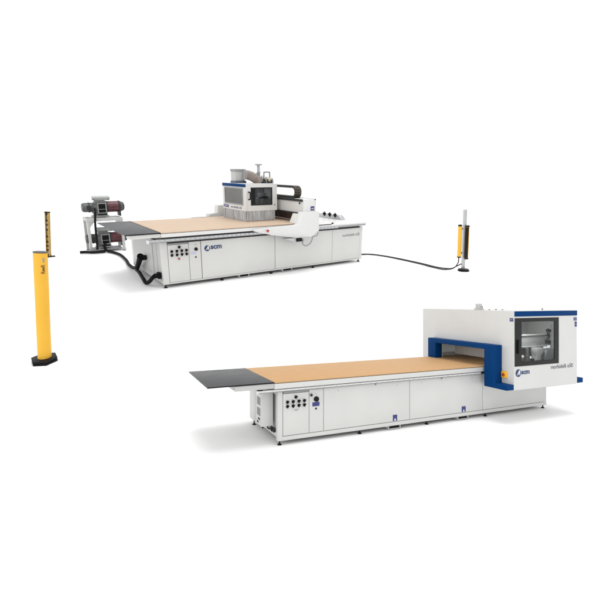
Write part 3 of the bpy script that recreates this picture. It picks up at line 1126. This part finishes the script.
s = Shape()
s.tube([(4.34, .60, .10), (4.48, .60, .05), (4.70, .59, .018), (4.873, .56, .016), (5.043, .46, .016), (5.17, .107, .016), (5.204, -.334, .016), (5.205, -.918, .016), (5.166, -1.276, .016), (5.192, -1.560, .016), (5.27, -1.72, .06), (5.345, -1.76, .16), (5.352, -1.765, .27)], .0115, 10, 10)
mesh_thing('cable', 'dark cable from rear machine rising to the yellow bar left of the grey pole', 'cable', s, DARK)
s = Shape()
s.tube([(4.34, .66, .10), (4.48, .65, .05), (4.70, .64, .018), (4.873, .62, .016), (5.08, .50, .016), (5.215, .12, .016), (5.265, -.334, .016), (5.275, -.918, .016), (5.25, -1.26, .016), (5.28, -1.46, .016), (5.34, -1.62, .03), (5.42, -1.70, .09), (5.44, -1.77, .14)], .0115, 10, 10)
mesh_thing('cable', 'dark cable from rear machine right end climbing onto the grey pole itself', 'cable', s, DARK)

# ================================================================== FLOOR
GM = bpy.data.materials.new('white_floor')
GM.use_nodes = True
nt = GM.node_tree
b = nt.nodes['Principled BSDF']
b.inputs['Roughness'].default_value = .8
b.inputs['Specular IOR Level'].default_value = .2
nz = nt.nodes.new('ShaderNodeTexNoise')
nz.inputs['Scale'].default_value = .8
mr = nt.nodes.new('ShaderNodeMapRange')
mr.inputs['To Min'].default_value = .90
mr.inputs['To Max'].default_value = .93
tc = nt.nodes.new('ShaderNodeTexCoord')
nt.links.new(tc.outputs['Object'], nz.inputs['Vector'])
nt.links.new(nz.outputs['Fac'], mr.inputs['Value'])
nt.links.new(mr.outputs['Result'], b.inputs['Base Color'])

hull = [(MA @ Vector(p)).to_2d() for p in ((-1.25, -.7, 0), (5.95, -.9, 0), (5.95, 1.95, 0), (-1.25, 1.6, 0))]
PB = MB_ @ Vector((0, 0, 0))
NB = (MB_.to_3x3() @ Vector((0, 0, 1))).normalized()


def dist_hull(p):
    best, inside = 1e9, True
    for i in range(4):
        a, b2 = hull[i], hull[(i + 1) % 4]
        e = b2 - a
        if e.x * (p.y - a.y) - e.y * (p.x - a.x) < 0:
            inside = False
        t = max(0, min(1, (p - a).dot(e) / e.length_squared))
        best = min(best, (p - (a + e * t)).length)
    return 0 if inside else best


def floor_z(x, y):
    hb = PB.z - (NB.x * (x - PB.x) + NB.y * (y - PB.y)) / NB.z
    hb = (hb + math.sqrt(hb * hb + .01)) / 2 if hb < .8 else hb
    t = max(0, min(1, (dist_hull(Vector((x, y))) - .35) / 1.6))
    t = t * t * t * (t * (6 * t - 15) + 10)
    return hb * t


def axis(lo, hi, f0, f1, fine, coarse):
    v, x = [], lo
    while x < hi:
        v.append(x)
        x += fine if f0 <= x <= f1 else coarse
    v.append(hi)
    return v


xs = axis(-60, 60, -9, 9, .12, 2.5)
ys = axis(-12, 110, -1, 19, .12, 3)
bm = bmesh.new()
G = [[bm.verts.new((x, y, floor_z(x, y))) for x in xs] for y in ys]
for j in range(len(ys) - 1):
    for i in range(len(xs) - 1):
        bm.faces.new((G[j][i], G[j][i + 1], G[j + 1][i + 1], G[j + 1][i])).smooth = True
me = bpy.data.meshes.new('ground')
bm.to_mesh(me)
bm.free()
me.materials.append(GM)
g = bpy.data.objects.new('ground', me)
C.objects.link(g)
g['kind'] = 'structure'

# ================================================================== LIGHT
W = bpy.data.worlds.new('World')
S.world = W
W.use_nodes = True
nt = W.node_tree
bg = nt.nodes['Background']
tc = nt.nodes.new('ShaderNodeTexCoord')


def dotmap(vec, a, b2, lo, hi):
    d = nt.nodes.new('ShaderNodeVectorMath')
    d.operation = 'DOT_PRODUCT'
    d.inputs[1].default_value = Vector(vec).normalized()
    nt.links.new(tc.outputs['Generated'], d.inputs[0])
    m = nt.nodes.new('ShaderNodeMapRange')
    m.interpolation_type = 'SMOOTHSTEP'
    for k, v in zip(('From Min', 'From Max', 'To Min', 'To Max'), (a, b2, lo, hi)):
        m.inputs[k].default_value = v
    nt.links.new(d.outputs['Value'], m.inputs['Value'])
    return m.outputs['Result']


up = dotmap((0, 0, 1), .60, .95, 1.08, .80)
lf = dotmap((-.70, -.70, .15), .05, .9, 0, -.45)
sb = nt.nodes.new('ShaderNodeMath')
sb.operation = 'SUBTRACT'
nt.links.new(up, sb.inputs[0])
nt.links.new(lf, sb.inputs[1])
bg.inputs['Color'].default_value = (1, 1, 1, 1)
nt.links.new(sb.outputs[0], bg.inputs['Strength'])


def area(name, loc, target, size, power):
    l = bpy.data.lights.new(name, 'AREA')
    l.shape = 'DISK'
    l.size = size
    l.energy = power
    o = bpy.data.objects.new(name, l)
    C.objects.link(o)
    o.location = loc
    o.rotation_euler = (Vector(target) - Vector(loc)).to_track_quat('-Z', 'Y').to_euler()
    return o


area('key_softbox', (3.5, 5.0, 42), (0.5, 9, 0), 26, 9000)
l = area('cabin_fill', MA @ Vector((4.80, -.36, 1.86)), MA @ Vector((4.95, -.26, 1.0)), .22, 6)  # added fill light, brightens the machinery behind the cabin window
area('hood_fill', MB_ @ Vector((2.15, .95, 1.63)), MB_ @ Vector((2.15, 1.1, 1.0)), .2, 2.2)  # added fill light inside the hood, lifts what its panes show

# ================================================================== CAMERA
cam = bpy.data.cameras.new('camera')
cam.sensor_width = 36
cam.lens = 36 * 443.19886 / 600
cam.clip_start = .05
cam.clip_end = 500
co = bpy.data.objects.new('camera', cam)
C.objects.link(co)
co.location = (0, 0, EYE)
co.rotation_euler = (R(90), 0, 0)
S.camera = co
S.render.resolution_x = S.render.resolution_y = 1024
S.view_settings.view_transform = 'Standard'
S.view_settings.look = 'None'
S.view_settings.exposure = 0
S.cycles.use_denoising = True
S.cycles.max_bounces = 10
S.cycles.transparent_max_bounces = 12
